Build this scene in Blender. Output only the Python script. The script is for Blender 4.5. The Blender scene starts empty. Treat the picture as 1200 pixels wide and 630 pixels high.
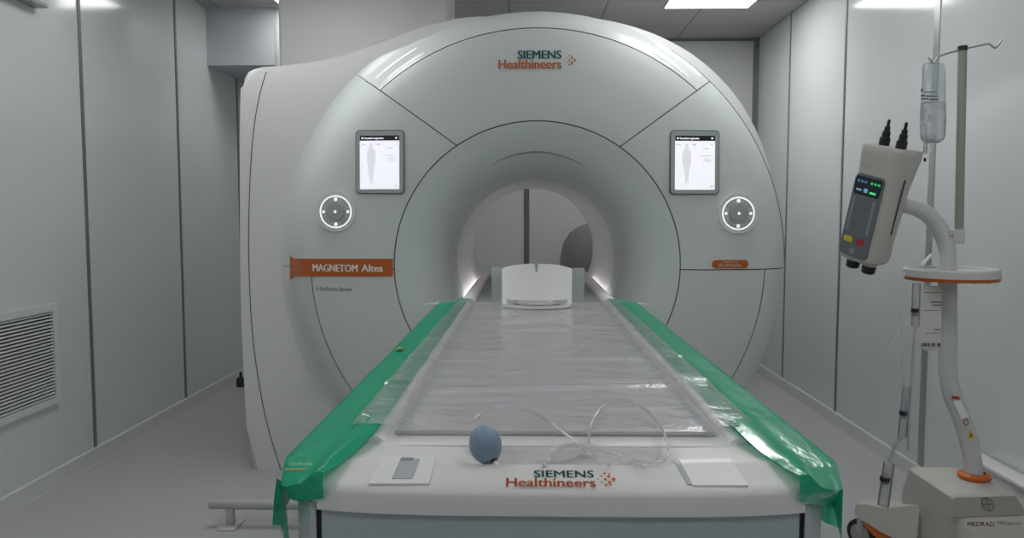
import bpy, bmesh, math, random
from mathutils import Vector, Matrix, Euler, noise
random.seed(4)
C = bpy.context.scene.collection
PI = math.pi
def R(d): return math.radians(d)

# ------------------------------------------------------------------ camera
F = 900.0
cam_d = bpy.data.cameras.new('camera'); cam = bpy.data.objects.new('camera', cam_d); C.objects.link(cam)
cam_d.sensor_width = 36; cam_d.lens = 36*F/1200; cam_d.clip_start = .02
CAMZ = 1.15
cam.location = (0, 0, CAMZ)
cam.rotation_euler = Euler((PI/2-math.atan(64/F), 0, math.atan(17/F)), 'XYZ')
bpy.context.scene.camera = cam
CR = cam.rotation_euler.to_matrix()
def ray(px, py): return CR @ Vector(((px-600)/F, -(py-315)/F, -1))
def at(px, py, Y):
    d = ray(px, py); return Vector((0, 0, CAMZ)) + d*(Y/d.y)
def atz(px, py, z):
    d = ray(px, py); return Vector((0, 0, CAMZ)) + d*((z-CAMZ)/d.z)

# ------------------------------------------------------------------ materials
def mat(name, col, rough=.5, metal=0, spec=.5, bump=0, bscale=60, emit=None, es=0, var=0, vscale=3, coat=0, alpha=None, trans=0, sss=0):
    m = bpy.data.materials.new(name); m.use_nodes = True
    nt = m.node_tree; b = nt.nodes['Principled BSDF']
    b.inputs['Base Color'].default_value = (*col, 1)
    b.inputs['Roughness'].default_value = rough
    b.inputs['Metallic'].default_value = metal
    b.inputs['Specular IOR Level'].default_value = spec
    if coat: b.inputs['Coat Weight'].default_value = coat; b.inputs['Coat Roughness'].default_value = .08
    if trans: b.inputs['Transmission Weight'].default_value = trans
    if alpha is not None: b.inputs['Alpha'].default_value = alpha
    if emit: b.inputs['Emission Color'].default_value = (*emit, 1); b.inputs['Emission Strength'].default_value = es
    if bump or var:
        tc = nt.nodes.new('ShaderNodeTexCoord')
        if var:
            n = nt.nodes.new('ShaderNodeTexNoise'); n.inputs['Scale'].default_value = vscale; n.inputs['Detail'].default_value = 6
            nt.links.new(tc.outputs['Object'], n.inputs['Vector'])
            mx = nt.nodes.new('ShaderNodeMix'); mx.data_type = 'RGBA'
            mx.inputs[6].default_value = tuple(c*(1-var) for c in col)+(1,)
            mx.inputs[7].default_value = tuple(min(1, c*(1+var)) for c in col)+(1,)
            nt.links.new(n.outputs['Fac'], mx.inputs[0]); nt.links.new(mx.outputs[2], b.inputs['Base Color'])
        if bump:
            n2 = nt.nodes.new('ShaderNodeTexNoise'); n2.inputs['Scale'].default_value = bscale; n2.inputs['Detail'].default_value = 4
            nt.links.new(tc.outputs['Object'], n2.inputs['Vector'])
            bp = nt.nodes.new('ShaderNodeBump'); bp.inputs['Strength'].default_value = bump; bp.inputs['Distance'].default_value = .02
            nt.links.new(n2.outputs['Fac'], bp.inputs['Height']); nt.links.new(bp.outputs['Normal'], b.inputs['Normal'])
    return m

def film(name, tcol, dcol, opac, rough=.12, gloss=.25, bump=.3, bscale=14, stretch=(1, 1, 1), detail=6):
    """thin plastic sheet: transparent + a little diffuse + glossy wrinkles"""
    m = bpy.data.materials.new(name); m.use_nodes = True
    nt = m.node_tree; nt.nodes.clear(); N = nt.nodes.new; L = nt.links.new
    out = N('ShaderNodeOutputMaterial'); t = N('ShaderNodeBsdfTransparent'); t.inputs[0].default_value = (*tcol, 1)
    d = N('ShaderNodeBsdfDiffuse'); d.inputs[0].default_value = (*dcol, 1)
    g = N('ShaderNodeBsdfGlossy'); g.inputs[0].default_value = (1, 1, 1, 1); g.inputs['Roughness'].default_value = rough
    tc = N('ShaderNodeTexCoord'); mp = N('ShaderNodeMapping'); mp.inputs['Scale'].default_value = stretch
    n = N('ShaderNodeTexNoise'); n.inputs['Scale'].default_value = bscale; n.inputs['Detail'].default_value = detail
    n.inputs['Distortion'].default_value = .6
    L(tc.outputs['Object'], mp.inputs[0]); L(mp.outputs[0], n.inputs['Vector'])
    bp = N('ShaderNodeBump'); bp.inputs['Strength'].default_value = bump; bp.inputs['Distance'].default_value = .03
    L(n.outputs['Fac'], bp.inputs['Height'])
    L(bp.outputs[0], d.inputs['Normal']); L(bp.outputs[0], g.inputs['Normal'])
    m1 = N('ShaderNodeMixShader'); m1.inputs[0].default_value = opac; L(t.outputs[0], m1.inputs[1]); L(d.outputs[0], m1.inputs[2])
    fr = N('ShaderNodeFresnel'); fr.inputs[0].default_value = 1.45; L(bp.outputs[0], fr.inputs['Normal'])
    mul = N('ShaderNodeMath'); mul.operation = 'MULTIPLY'; mul.inputs[1].default_value = gloss*4; L(fr.outputs[0], mul.inputs[0])
    cl = N('ShaderNodeClamp'); L(mul.outputs[0], cl.inputs[0])
    m2 = N('ShaderNodeMixShader'); L(cl.outputs[0], m2.inputs[0]); L(m1.outputs[0], m2.inputs[1]); L(g.outputs[0], m2.inputs[2])
    L(m2.outputs[0], out.inputs[0])
    return m

M = {}
M['wall'] = mat('wall_panel', (.62, .645, .65), .12, spec=.5, var=.03, vscale=1.2)
M['wallb'] = mat('wall_panel_back', (.66, .67, .68), .28, var=.03, vscale=1.2)
M['strip'] = mat('joint_strip', (.20, .205, .21), .4, metal=.3)
M['alu_strip'] = mat('aluminium_joint_strip', (.42, .42, .43), .35, metal=.6)
M['base'] = mat('cove_skirting', (.62, .63, .63), .35)
M['pillar'] = mat('pillar_paint', (.72, .75, .74), .4, var=.02)
M['bulk'] = mat('duct_paint', (.55, .58, .60), .35)
M['shell'] = mat('scanner_shell', (.70, .705, .695), .5)
M['face'] = mat('scanner_face', (.63, .68, .655), .5)
M['facelow'] = mat('scanner_lower_face', (.65, .665, .655), .5)
M['rim'] = mat('scanner_rim', (.68, .73, .715), .32, coat=.15)
M['tunnel'] = mat('tunnel', (.76, .745, .75), .5)
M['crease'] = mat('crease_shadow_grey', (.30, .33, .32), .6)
M['bore_lamp'] = mat('bore_lamp', (.9, .9, .9), .4, emit=(1, .98, .98), es=8)
M['seam'] = mat('seam_dark', (.06, .065, .065), .7)
M['teal'] = mat('teal_ink', (.0, .10, .11), .5)
M['orange_ink'] = mat('orange_ink', (.55, .12, .03), .5)
M['orange'] = mat('orange_plate', (.50, .115, .012), .45)
M['plate_ink'] = mat('plate_ink', (.85, .80, .74), .5)
M['ink'] = mat('dark_ink', (.08, .08, .085), .6)
M['bezel'] = mat('bezel_grey', (.40, .45, .44), .45)
M['bezel_edge'] = mat('bezel_edge', (.14, .165, .16), .5)
M['screen'] = mat('lit_screen', (.8, .8, .85), .3, emit=(.88, .88, .95), es=.92)
M['screen_dark'] = mat('screen_title_bar', (.015, .015, .025), .3)
M['screen_pale'] = mat('screen_pale_mark', (.5, .5, .54), .5, emit=(.76, .76, .83), es=.9)
M['screen_mid'] = mat('screen_grey_mark', (.4, .4, .44), .5, emit=(.55, .55, .62), es=.7)
M['led'] = mat('lit_ring', (.9, .9, .9), .3, emit=(.95, .97, 1), es=1.05)
M['rimstrip'] = mat('emissive_strip', (.9, .9, .9), .3, emit=(.95, 1, .98), es=1.0)
M['dial'] = mat('dial_grey', (.50, .505, .505), .45)
M['dial_metal'] = mat('dial_metal', (.74, .75, .75), .35)
M['knob'] = mat('knob_grey', (.44, .445, .445), .35, metal=.3)
M['white'] = mat('white_plastic', (.74, .745, .74), .4, coat=.1)
M['offwhite'] = mat('deck_plastic', (.68, .68, .66), .42, var=.02, vscale=5)
M['plate'] = mat('pale_plate', (.80, .80, .79), .35)
M['window'] = mat('label_window', (.42, .46, .48), .3)
M['mattress'] = mat('mattress', (.60, .60, .615), .45, bump=.15, bscale=9)
M['body'] = mat('table_body', (.40, .455, .475), .42)
M['corner'] = mat('table_corner', (.46, .50, .51), .4)
M['black'] = mat('black_plastic', (.012, .012, .013), .4)
M['rail'] = mat('edge_rail', (.93, .89, .91), .3)
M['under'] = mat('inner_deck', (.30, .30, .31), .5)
M['green'] = film('green_film', (.08, .62, .38), (.045, .44, .26), .68, rough=.20, gloss=.05, bump=.3, bscale=9, stretch=(1.6, .8, 1))
M['clear'] = film('clear_film', (.97, .97, .975), (.68, .67, .69), .18, rough=.11, gloss=.20, bump=.42, bscale=7, stretch=(.8, 1.2, 1))
M['bulb'] = mat('bulb_rubber', (.20, .29, .38), .45, var=.05, vscale=30)
M['hose'] = film('clear_hose', (.97, .97, .98), (.78, .78, .80), .30, rough=.08, gloss=.2, bump=0)
M['hosew'] = mat('white_hose', (.75, .75, .75), .3)
M['frost'] = film('frosted_plastic', (.92, .92, .92), (.96, .96, .955), .85, rough=.2, gloss=.12, bump=.15, bscale=12)
M['acryl'] = film('acrylic_plate', (.90, .94, .92), (.70, .76, .74), .42, rough=.1, gloss=.1, bump=0)
M['cream'] = mat('cream_plastic', (.48, .475, .43), .4)
M['creamd'] = mat('cream_dark_panel', (.27, .27, .245), .45)  # darker cream of the insert on the base front
M['pedw'] = mat('pedestal_white', (.56, .565, .56), .4)
M['head_panel'] = mat('keypad_grey', (.13, .15, .16), .35)
M['head_screen'] = mat('keypad_screen', (.012, .02, .035), .15)
M['green_led'] = mat('green_digit', (.05, .5, .15), .4, emit=(.1, .9, .3), es=.8)
M['blue_led'] = mat('blue_digit', (.1, .3, .5), .4, emit=(.25, .5, .75), es=.45)
M['yellow'] = mat('yellow_button', (.60, .50, .03), .4)
M['red'] = mat('red_button', (.40, .03, .025), .4)
M['padlit'] = mat('keypad_pale', (.22, .255, .27), .4)
M['steel'] = mat('steel', (.50, .49, .46), .32, metal=.8)
M['alu'] = mat('pole_aluminium', (.36, .36, .31), .38, metal=.5)
M['tank'] = film('saline_bag', (.86, .90, .91), (.70, .73, .74), .22, rough=.08, gloss=.22, bump=.4, bscale=22)
M['tank2'] = film('saline_bag_filled', (.88, .91, .92), (.80, .83, .84), .30, rough=.07, gloss=.3, bump=.6, bscale=30)
M['clearcyl'] = film('clear_barrel', (.80, .81, .82), (.7, .7, .71), .28, rough=.08, gloss=.3, bump=0)
M['paper'] = mat('pouch_paper', (.62, .61, .58), .6)
M['purple'] = mat('purple_ink', (.15, .12, .35), .5)
M['grille'] = mat('vent_white', (.62, .64, .63), .4)
M['vent_dark'] = mat('vent_dark', (.03, .033, .033), .8)
M['bar'] = mat('bar_grey', (.42, .42, .43), .35, coat=.1)
M['rubber'] = mat('rubber', (.02, .02, .021), .6)
M['tapegreen'] = mat('olive_tape', (.20, .27, .08), .5)
M['lamp'] = mat('lamp_diffuser', (.9, .9, .9), .5, emit=(1, 1, 1), es=11)
M['lamp_bright'] = mat('lamp_diffuser_bright', (.9, .9, .9), .5, emit=(1, 1, 1), es=14)
M['yellow_sign'] = mat('warning_yellow', (.65, .52, .02), .45)

# floor: speckled vinyl with large soft mottling
def floor_mat():
    m = mat('vinyl_floor', (.44, .44, .45), .38, var=.06, vscale=90)
    return m
M['floor'] = floor_mat()
def ceil_mat():
    m = bpy.data.materials.new('ceiling_panels'); m.use_nodes = True
    nt = m.node_tree; b = nt.nodes['Principled BSDF']; b.inputs['Roughness'].default_value = .6
    tc = nt.nodes.new('ShaderNodeTexCoord'); mp = nt.nodes.new('ShaderNodeMapping')
    mp.inputs['Location'].default_value = (.11, .05, 0)
    br = nt.nodes.new('ShaderNodeTexBrick'); br.offset = 0; br.inputs['Scale'].default_value = 1
    br.inputs['Color1'].default_value = (.43, .425, .43, 1); br.inputs['Color2'].default_value = (.415, .41, .415, 1)
    br.inputs['Mortar'].default_value = (.22, .22, .22, 1); br.inputs['Mortar Size'].default_value = .006
    br.inputs['Brick Width'].default_value = .6; br.inputs['Row Height'].default_value = .6
    nt.links.new(tc.outputs['Object'], mp.inputs[0]); nt.links.new(mp.outputs[0], br.inputs['Vector'])
    nt.links.new(br.outputs['Color'], b.inputs['Base Color'])
    return m
M['ceil'] = ceil_mat()

# ------------------------------------------------------------------ mesh helpers
def link(name, me, m, parent=None, smooth=False, auto=None):
    o = bpy.data.objects.new(name, me); C.objects.link(o)
    if m: me.materials.append(m)
    if smooth:
        for p in me.polygons: p.use_smooth = True
    if auto is not None:
        me.set_sharp_from_angle(angle=R(auto))
    if parent is not None:
        o.parent = parent
        if parent.type == 'EMPTY':
            o.matrix_parent_inverse = Matrix.Translation(-parent.location)
    return o
def pydata(name, v, f, m, parent=None, smooth=False, auto=None):
    me = bpy.data.meshes.new(name); me.from_pydata([tuple(x) for x in v], [], f); me.update()
    return link(name, me, m, parent, smooth, auto)
def frombm(name, bm, m, parent=None, smooth=False, auto=None, fix=True):
    if fix: bmesh.ops.recalc_face_normals(bm, faces=bm.faces)
    me = bpy.data.meshes.new(name); bm.to_mesh(me); bm.free()
    return link(name, me, m, parent, smooth, auto)
def thing(name, label, cat, loc, group=None):
    o = bpy.data.objects.new(name, None); C.objects.link(o); o.location = loc
    o.empty_display_size = .1
    o['label'] = label; o['category'] = cat
    if group: o['group'] = group
    return o
def tag(o, label, cat, group=None, kind=None):
    o['label'] = label; o['category'] = cat
    if group: o['group'] = group
    if kind: o['kind'] = kind
    return o
def struct(o, label=None, cat=None):
    o['kind'] = 'structure'
    if label: o['label'] = label
    if cat: o['category'] = cat
    return o
def add_box(bm, x0, x1, y0, y1, z0, z1, bev=0, seg=2, mtx=None):
    r = bmesh.ops.create_cube(bm, size=1)
    vs = r['verts']
    for v in vs:
        v.co = Vector((x0+(v.co.x+.5)*(x1-x0), y0+(v.co.y+.5)*(y1-y0), z0+(v.co.z+.5)*(z1-z0)))
    if bev:
        es = list({e for v in vs for e in v.link_edges})
        rr = bmesh.ops.bevel(bm, geom=es, offset=bev, segments=seg, affect='EDGES', profile=.5)
        vs = list({v for f in rr['faces'] for v in f.verts} | {v for v in vs if v.is_valid})
    if mtx:
        for v in vs: v.co = mtx @ v.co
    return vs
def box(name, x0, x1, y0, y1, z0, z1, m, parent=None, bev=0, seg=2, mtx=None):
    bm = bmesh.new(); add_box(bm, x0, x1, y0, y1, z0, z1, bev, seg, mtx)
    return frombm(name, bm, m, parent, smooth=bool(bev), auto=40 if bev else None)
def catmull(pts, n=8):
    pts = [Vector(p) for p in pts]
    P = [pts[0]*2-pts[1]] + pts + [pts[-1]*2-pts[-2]]
    out = []
    for i in range(1, len(P)-2):
        for k in range(n):
            t = k/n; a, b, c, d = P[i-1], P[i], P[i+1], P[i+2]
            out.append(.5*((2*b)+(c-a)*t+(2*a-5*b+4*c-d)*t*t+(3*b-a-3*c+d)*t**3))
    out.append(pts[-1]); return out
def add_tube(bm, pts, r, seg=10, caps=True, flat=1.0):
    pts = [Vector(p) for p in pts]; n = len(pts)
    rs = r if isinstance(r, (list, tuple)) else [r]*n
    T = [(pts[min(i+1, n-1)]-pts[max(i-1, 0)]).normalized() for i in range(n)]
    up = Vector((0, 0, 1)) if abs(T[0].z) < .9 else Vector((0, 1, 0))
    u = T[0].cross(up).normalized(); rings = []
    for i in range(n):
        u = (u - T[i]*u.dot(T[i])).normalized(); w = T[i].cross(u)
        rings.append([bm.verts.new(pts[i]+(u*math.cos(a)+w*math.sin(a)*flat)*rs[i]) for a in [2*PI*k/seg for k in range(seg)]])
    for i in range(n-1):
        for k in range(seg):
            bm.faces.new((rings[i][k], rings[i][(k+1) % seg], rings[i+1][(k+1) % seg], rings[i+1][k]))
    if caps:
        bm.faces.new(rings[0][::-1]); bm.faces.new(rings[-1])
def tube(name, pts, r, m, parent=None, seg=12, smoothpts=0, caps=True):
    bm = bmesh.new()
    if smoothpts: pts = catmull(pts, smoothpts)
    add_tube(bm, pts, r, seg, caps); return frombm(name, bm, m, parent, True, 50)
def lathe(name, prof, org, axis, m, parent=None, seg=40, auto=35):
    """prof: list of (radius, distance along axis)"""
    bm = bmesh.new(); ax = Vector(axis).normalized(); u = ax.orthogonal().normalized(); w = ax.cross(u); org = Vector(org); rings = []
    for r, h in prof:
        if r < 1e-6: rings.append([bm.verts.new(org+ax*h)])
        else: rings.append([bm.verts.new(org+ax*h+(u*math.cos(a)+w*math.sin(a))*r) for a in [2*PI*k/seg for k in range(seg)]])
    for a, b in zip(rings, rings[1:]):
        if len(a) == 1 and len(b) == 1: continue
        for k in range(seg):
            k2 = (k+1) % seg
            if len(a) == 1: bm.faces.new((a[0], b[k2], b[k]))
            elif len(b) == 1: bm.faces.new((a[k], a[k2], b[0]))
            else: bm.faces.new((a[k], a[k2], b[k2], b[k]))
    return frombm(name, bm, m, parent, True, auto)
def grid(name, nu, nv, fn, m, parent=None, thick=0, smooth=True, back=None, auto=None):
    """surface fn(u,v) u,v in 0..1; optional rim dropped by vector thick"""
    bm = bmesh.new(); V = [[bm.verts.new(fn(i/nu, j/nv)) for j in range(nv+1)] for i in range(nu+1)]
    for i in range(nu):
        for j in range(nv):
            bm.faces.new((V[i][j], V[i+1][j], V[i+1][j+1], V[i][j+1]))
    if thick:
        d = Vector(thick)
        W = [[bm.verts.new(V[i][j].co+d) for j in range(nv+1)] for i in range(nu+1)]
        for i in range(nu):
            for j in range(nv):
                bm.faces.new((W[i][j], W[i][j+1], W[i+1][j+1], W[i+1][j]))
        for i in range(nu):
            bm.faces.new((V[i][0], W[i][0], W[i+1][0], V[i+1][0])); bm.faces.new((V[i][nv], V[i+1][nv], W[i+1][nv], W[i][nv]))
        for j in range(nv):
            bm.faces.new((V[0][j], V[0][j+1], W[0][j+1], W[0][j])); bm.faces.new((V[nu][j], W[nu][j], W[nu][j+1], V[nu][j+1]))
    return frombm(name, bm, m, parent, smooth, auto if auto is not None else (40 if thick else None), fix=bool(thick))
def rrect(w, h, r, n=6):
    pts = []
    for cx, cy, a0 in ((w/2-r, h/2-r, 0), (-w/2+r, h/2-r, 90), (-w/2+r, -h/2+r, 180), (w/2-r, -h/2+r, 270)):
        for k in range(n+1):
            a = R(a0+90*k/n); pts.append((cx+r*math.cos(a), cy+r*math.sin(a)))
    return pts
def slab(name, outline, fr, t, m, parent=None, bev=0):
    """outline in 2-D, placed with frame fr(u,v,w): w=0 back, w=t front"""
    bm = bmesh.new(); n = len(outline)
    a = [bm.verts.new(fr(u, v, 0)) for u, v in outline]; b = [bm.verts.new(fr(u, v, t)) for u, v in outline]
    bm.faces.new(a[::-1]); top = bm.faces.new(b)
    for k in range(n): bm.faces.new((a[k], a[(k+1) % n], b[(k+1) % n], b[k]))
    if bev: bmesh.ops.bevel(bm, geom=list(top.edges), offset=bev, segments=2, affect='EDGES')
    return frombm(name, bm, m, parent, True, 35)

def text2d(s, size, bold=0., space=1., align='CENTER'):
    cu = bpy.data.curves.new('lettering', 'FONT'); cu.body = s; cu.size = size; cu.align_x = align; cu.align_y = 'BOTTOM_BASELINE'
    cu.offset = bold*size; cu.space_character = space; cu.resolution_u = 3
    o = bpy.data.objects.new('lettering', cu); C.objects.link(o)
    dg = bpy.context.evaluated_depsgraph_get(); me = bpy.data.meshes.new_from_object(o.evaluated_get(dg))
    v = [(p.co.x, p.co.y) for p in me.vertices]; f = [tuple(p.vertices) for p in me.polygons]
    bpy.data.objects.remove(o); bpy.data.curves.remove(cu); bpy.data.meshes.remove(me)
    return v, f
def fit(v, x0, x1, y0, y1):
    xs = [p[0] for p in v]; ys = [p[1] for p in v]; a, b, c, d = min(xs), max(xs), min(ys), max(ys)
    return [(x0+(p[0]-a)/(b-a)*(x1-x0), y0+(p[1]-c)/(d-c)*(y1-y0)) for p in v]
def lettering(name, items, fr, m, parent):
    """items: list of (string, x0, x1, y0, y1, bold) boxes in frame units, one mesh"""
    V, Fc = [], []
    for s, x0, x1, y0, y1, bold in items:
        v, f = text2d(s, .1); e = bold*(y1-y0); v = fit(v, x0+e, x1-e, y0, y1)
        for dx in ((-e, 0, e) if bold else (0,)):
            k = len(V); V += [fr(a+dx, b) for a, b in v]; Fc += [tuple(i+k for i in q) for q in f]
    return pydata(name, V, Fc, m, parent)
def discs(name, spots, fr, m, parent, seg=10):
    V, Fc = [], []
    for x, y, r in spots:
        k = len(V); V += [fr(x+r*math.cos(2*PI*i/seg), y+r*math.sin(2*PI*i/seg)) for i in range(seg)]; Fc.append(tuple(range(k, k+seg)))
    return pydata(name, V, Fc, m, parent)
def rects(name, rs, fr, m, parent):
    V, Fc = [], []
    for x0, x1, y0, y1 in rs:
        k = len(V); V += [fr(x0, y0), fr(x1, y0), fr(x1, y1), fr(x0, y1)]; Fc.append((k, k+1, k+2, k+3))
    return pydata(name, V, Fc, m, parent)

# ================================================================== THE ROOM
XL, XR, YB, YF, H = -2.0, 1.69, 5.74, -2.2, 2.43
struct(box('floor', XL-.1, XR+.1, YF-.1, YB+.1, -.08, 0, M['floor']))
struct(box('ceiling', XL-.1, XR+.1, YF-.1, YB+.1, H, H+.08, M['ceil']))
struct(box('wall_left', XL-.1, XL, YF-.1, YB+.1, 0, H, M['wall']))
struct(box('wall_right', XR, XR+.1, YF-.1, YB+.1, 0, H, M['wall']))
struct(box('wall_back', XL, XR, YB, YB+.1, 0, H, M['wallb']))
struct(box('wall_front', XL, XR, YF-.1, YF, 0, H, M['wall']))
# joint strips between the wall panels
tn = 0
def trim(x0, x1, y0, y1, z0, z1, m):
    global tn; tn += 1
    return struct(box('trim_%d' % tn, x0, x1, y0, y1, z0, z1, m))
for Y in (5.33, 4.41, 3.46, 2.52, 1.58):
    trim(XL, XL+.004, Y-.011, Y+.011, .075, H, M['strip'])
for Y, w, m in ((5.04, .009, 'strip'), (4.17, .010, 'strip'), (3.255, .022, 'alu_strip'), (2.33, .012, 'strip'), (1.4, .012, 'strip')):
    trim(XR-.004, XR, Y-w, Y+w, .075, H, M[m])
trim(XR-.035, XR, YB-.03, YB, .075, H, M['strip'])
trim(-.02, .02, YB-.004, YB, .075, H, M['strip'])
trim(XL, XL+.02, YB-.02, YB, .075, H, M['strip'])
trim(-.45, XR, YB-.012, YB, H-.02, H, M['strip'])
# coved skirting with a lip
def skirting(name, side):
    prof = [(0, .075), (.006, .075), (.010, .070), (.010, .005), (.0115, 0), (0, 0)]
    if side == 'back':
        v = [(x, YB-d, z) for x in (XL+.03, XR-.03) for d, z in prof]
    else:
        s, X = (1, XL) if side == 'left' else (-1, XR)
        v = [(X+s*d, y, z) for y in (YF, YB) for d, z in prof]
    n = len(prof); f = [(k, (k+1) % n, n+(k+1) % n, n+k) for k in range(n)]+[tuple(range(n)), tuple(range(n, 2*n))]
    bm = bmesh.new(); vs = [bm.verts.new(p) for p in v]
    for q in f: bm.faces.new([vs[i] for i in q])
    struct(frombm('baseboard_'+side, bm, M['base'], None))
skirting('left', 'left'); skirting('right', 'right'); skirting('back', 'back')
# boxed column behind the scanner and the boxed duct between it and the left wall
struct(box('trim_20', -1.575, -1.532, 4.85, YB, 2.055, H, M['base'], bev=.004))
o = struct(box('beam', XL, -1.575, 4.85, YB, 2.08, H, M['bulk']))
# ceiling lamps
def ceiling_light(x, y, w, d, label, group=None, m='lamp'):
    t = thing('ceiling_light', label, 'ceiling light', (x, y, H), group)
    bm = bmesh.new(); e = .012
    for a in ((x-w/2-e, x+w/2+e, y-d/2-e, y-d/2), (x-w/2-e, x+w/2+e, y+d/2, y+d/2+e), (x-w/2-e, x-w/2, y-d/2, y+d/2), (x+w/2, x+w/2+e, y-d/2, y+d/2)):
        add_box(bm, *a, H-.008, H-.0005)
    frombm('frame', bm, M['base'], t)
    box('diffuser', x-w/2, x+w/2, y-d/2, y+d/2, H-.006, H-.001, M[m], t)
ceiling_light(1.11, 4.58, .51, .60, 'bright square ceiling light panel above the right side of the scanner', None, 'lamp_bright')
ceiling_light(-1.235, 4.66, .53, .26, 'bright ceiling light panel hidden by the scanner, mirrored in the left wall', None, 'lamp_bright')
for x in (-1.1, .85):
    for y in (3.05, 1.2, -.9):
        ceiling_light(x, y, .50, .60, 'bright ceiling light panel outside the view, lighting the room', 'ceiling lights outside the view')

# left wall: air grille, unit high up, black stop
t = thing('air_grille', 'white louvred air grille low on the left wall', 'vent', (XL, 2.95, .35))
gy0, gy1, gz0, gz1 = 2.70, 3.195, .350, .775
bm = bmesh.new(); fw = .030
for a in ((gy0, gy1, gz0, gz0+fw), (gy0, gy1, gz1-fw, gz1), (gy0, gy0+fw, gz0+fw, gz1-fw), (gy1-fw, gy1, gz0+fw, gz1-fw)):
    add_box(bm, XL, XL+.014, *a)
frombm('frame', bm, M['grille'], t)
box('backing', XL, XL+.002, gy0+fw, gy1-fw, gz0+fw, gz1-fw, M['vent_dark'], t)
bm = bmesh.new(); ns = 26; hh = (gz1-gz0-2*fw)/ns
for k in range(ns):
    z = gz0+fw+(k+.5)*hh
    mtx = Matrix.Translation((XL+.008, 0, z)) @ Matrix.Rotation(R(30), 4, 'Y')
    add_box(bm, -.0048, .0048, gy0+fw, gy1-fw, -.0016, .0016, mtx=mtx)
frombm('slats', bm, M['grille'], t)
t = thing('wall_unit', 'white slim unit high on the left wall, cut by the top edge', 'wall unit', (XL, 2.9, 2.0))
box('housing', XL, XL+.05, 2.55, 3.15, 2.0, 2.3, M['white'], t, bev=.008)
box('lower_lip', XL, XL+.056, 2.55, 3.155, 1.985, 1.999, M['alu_strip'], t, bev=.003)
t = thing('door_stop', 'small black rubber stop on the floor where left wall meets scanner', 'door stop', (-1.91, 5.07, 0))
lathe('rubber_body', [(0, 0), (.028, 0), (.03, .01), (.026, .05), (.02, .06), (0, .06)], (-1.915, 5.05, 0), (0, 0, 1), M['rubber'], t, 20)
lathe('stem', [(.008, 0), (.008, .035), (0, .035)], (-1.915, 5.05, .06), (0, 0, 1), M['rubber'], t, 12)

# ================================================================== THE SCANNER
GC = at(629, 311, 3.15); GX, GZ = GC.x, GC.z
scan = thing('mri_scanner', 'large pale grey ring shaped scanner with round bore filling the room', 'scanner', (GX, 4.0, 0))
PR = [(.368, 3.62), (.371, 3.50), (.380, 3.425), (.400, 3.345), (.430, 3.275), (.475, 3.212), (.53, 3.172), (.588, 3.152),
      (.65, 3.148), (.80, 3.157), (.90, 3.178), (.97, 3.204), (1.01, 3.232), (1.04, 3.268), (1.06, 3.305), (1.075, 3.36), (1.082, 3.42)]
def prof_y(r, PR):
    n = len(PR)
    if r <= PR[0][0]: return PR[0][1]
    if r >= PR[-1][0]: return PR[-1][1]
    for i in range(n-1):
        if PR[i][0] <= r <= PR[i+1][0]: break
    d = [(PR[k+1][1]-PR[k][1])/(PR[k+1][0]-PR[k][0]) for k in range(n-1)]
    def tan(k):
        if k == 0: return d[0]
        if k == n-1: return d[-1]
        return 0 if d[k-1]*d[k] <= 0 else 2*d[k-1]*d[k]/(d[k-1]+d[k])
    h = PR[i+1][0]-PR[i][0]; s = (r-PR[i][0])/h
    return ((2*s**3-3*s*s+1)*PR[i][1]+(s**3-2*s*s+s)*h*tan(i)+(-2*s**3+3*s*s)*PR[i+1][1]+(s**3-s*s)*h*tan(i+1))
PL = PR[:11]+[(.94, 3.192), (.98, 3.218), (1.01, 3.250), (1.04, 3.293), (1.07, 3.335), (1.10, 3.360), (1.13, 3.3705), (1.16, 3.3735)]
def sm_(a, b, x):
    t = max(0, min(1, (x-a)/(b-a))); return t*t*(3-2*t)
def left_w(th):
    d = math.degrees(th) % 360
    return sm_(98, 132, d)*(1-sm_(262, 285, d))
def fy(r, th):
    w = left_w(th)
    return prof_y(r, PR)*(1-w)+(prof_y(r, PL)*w if w else 0)
def r_out(th): return 1.080+.078*left_w(th)
def face_pt(r, th, off=0):
    return Vector((GX+r*math.cos(th), fy(r, th)-off, max(.035, GZ+r*math.sin(th))))
def face_xz(x, z, off=0):
    return Vector((x, fy(math.hypot(x-GX, z-GZ), math.atan2(z-GZ, x-GX))-off, z))
def patch(name, r0, r1, t0, t1, m, nr=18, nt=60, off=0):
    """panel of the front cover between radii and angle functions (radians)"""
    def f(u, v):
        r = r0+(r1-r0)*u; a, b = t0(r), t1(r); th = a+(b-a)*v
        if r1 == 1.080:
            for _ in range(6):
                r = r0+(r_out(th)-r0)*u; a, b = t0(r), t1(r); th = a+(b-a)*v
        return face_pt(r, th, off)
    return grid(name, nr, nt, f, m, scan, thick=(0, .014, 0), auto=45)
g = .0022       # half of a seam
def lin(r_a, a_a, r_b, a_b):
    A = Vector((r_a*math.cos(R(a_a)), r_a*math.sin(R(a_a)))); B = Vector((r_b*math.cos(R(a_b)), r_b*math.sin(R(a_b)))); D = B-A
    def fn(r):
        qa, qb, qc = D.dot(D), 2*A.dot(D), A.dot(A)-r*r
        t = (-qb+math.sqrt(max(0, qb*qb-4*qa*qc)))/(2*qa); p = A+D*t
        return math.atan2(p.y, p.x)
    return fn
sR = lin(.588, 55.2, .97, 47.5); sL = lin(.588, 123.7, .97, 132.0)
hz = -.0165
gap = lambda fn, s: (lambda r: fn(r)+s*g/r)
horR = lambda s: (lambda r: math.asin((hz+s*g)/r)); horL = lambda s: (lambda r: PI-math.asin((hz+s*g)/r))
con = lambda d: (lambda r: R(d))
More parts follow.
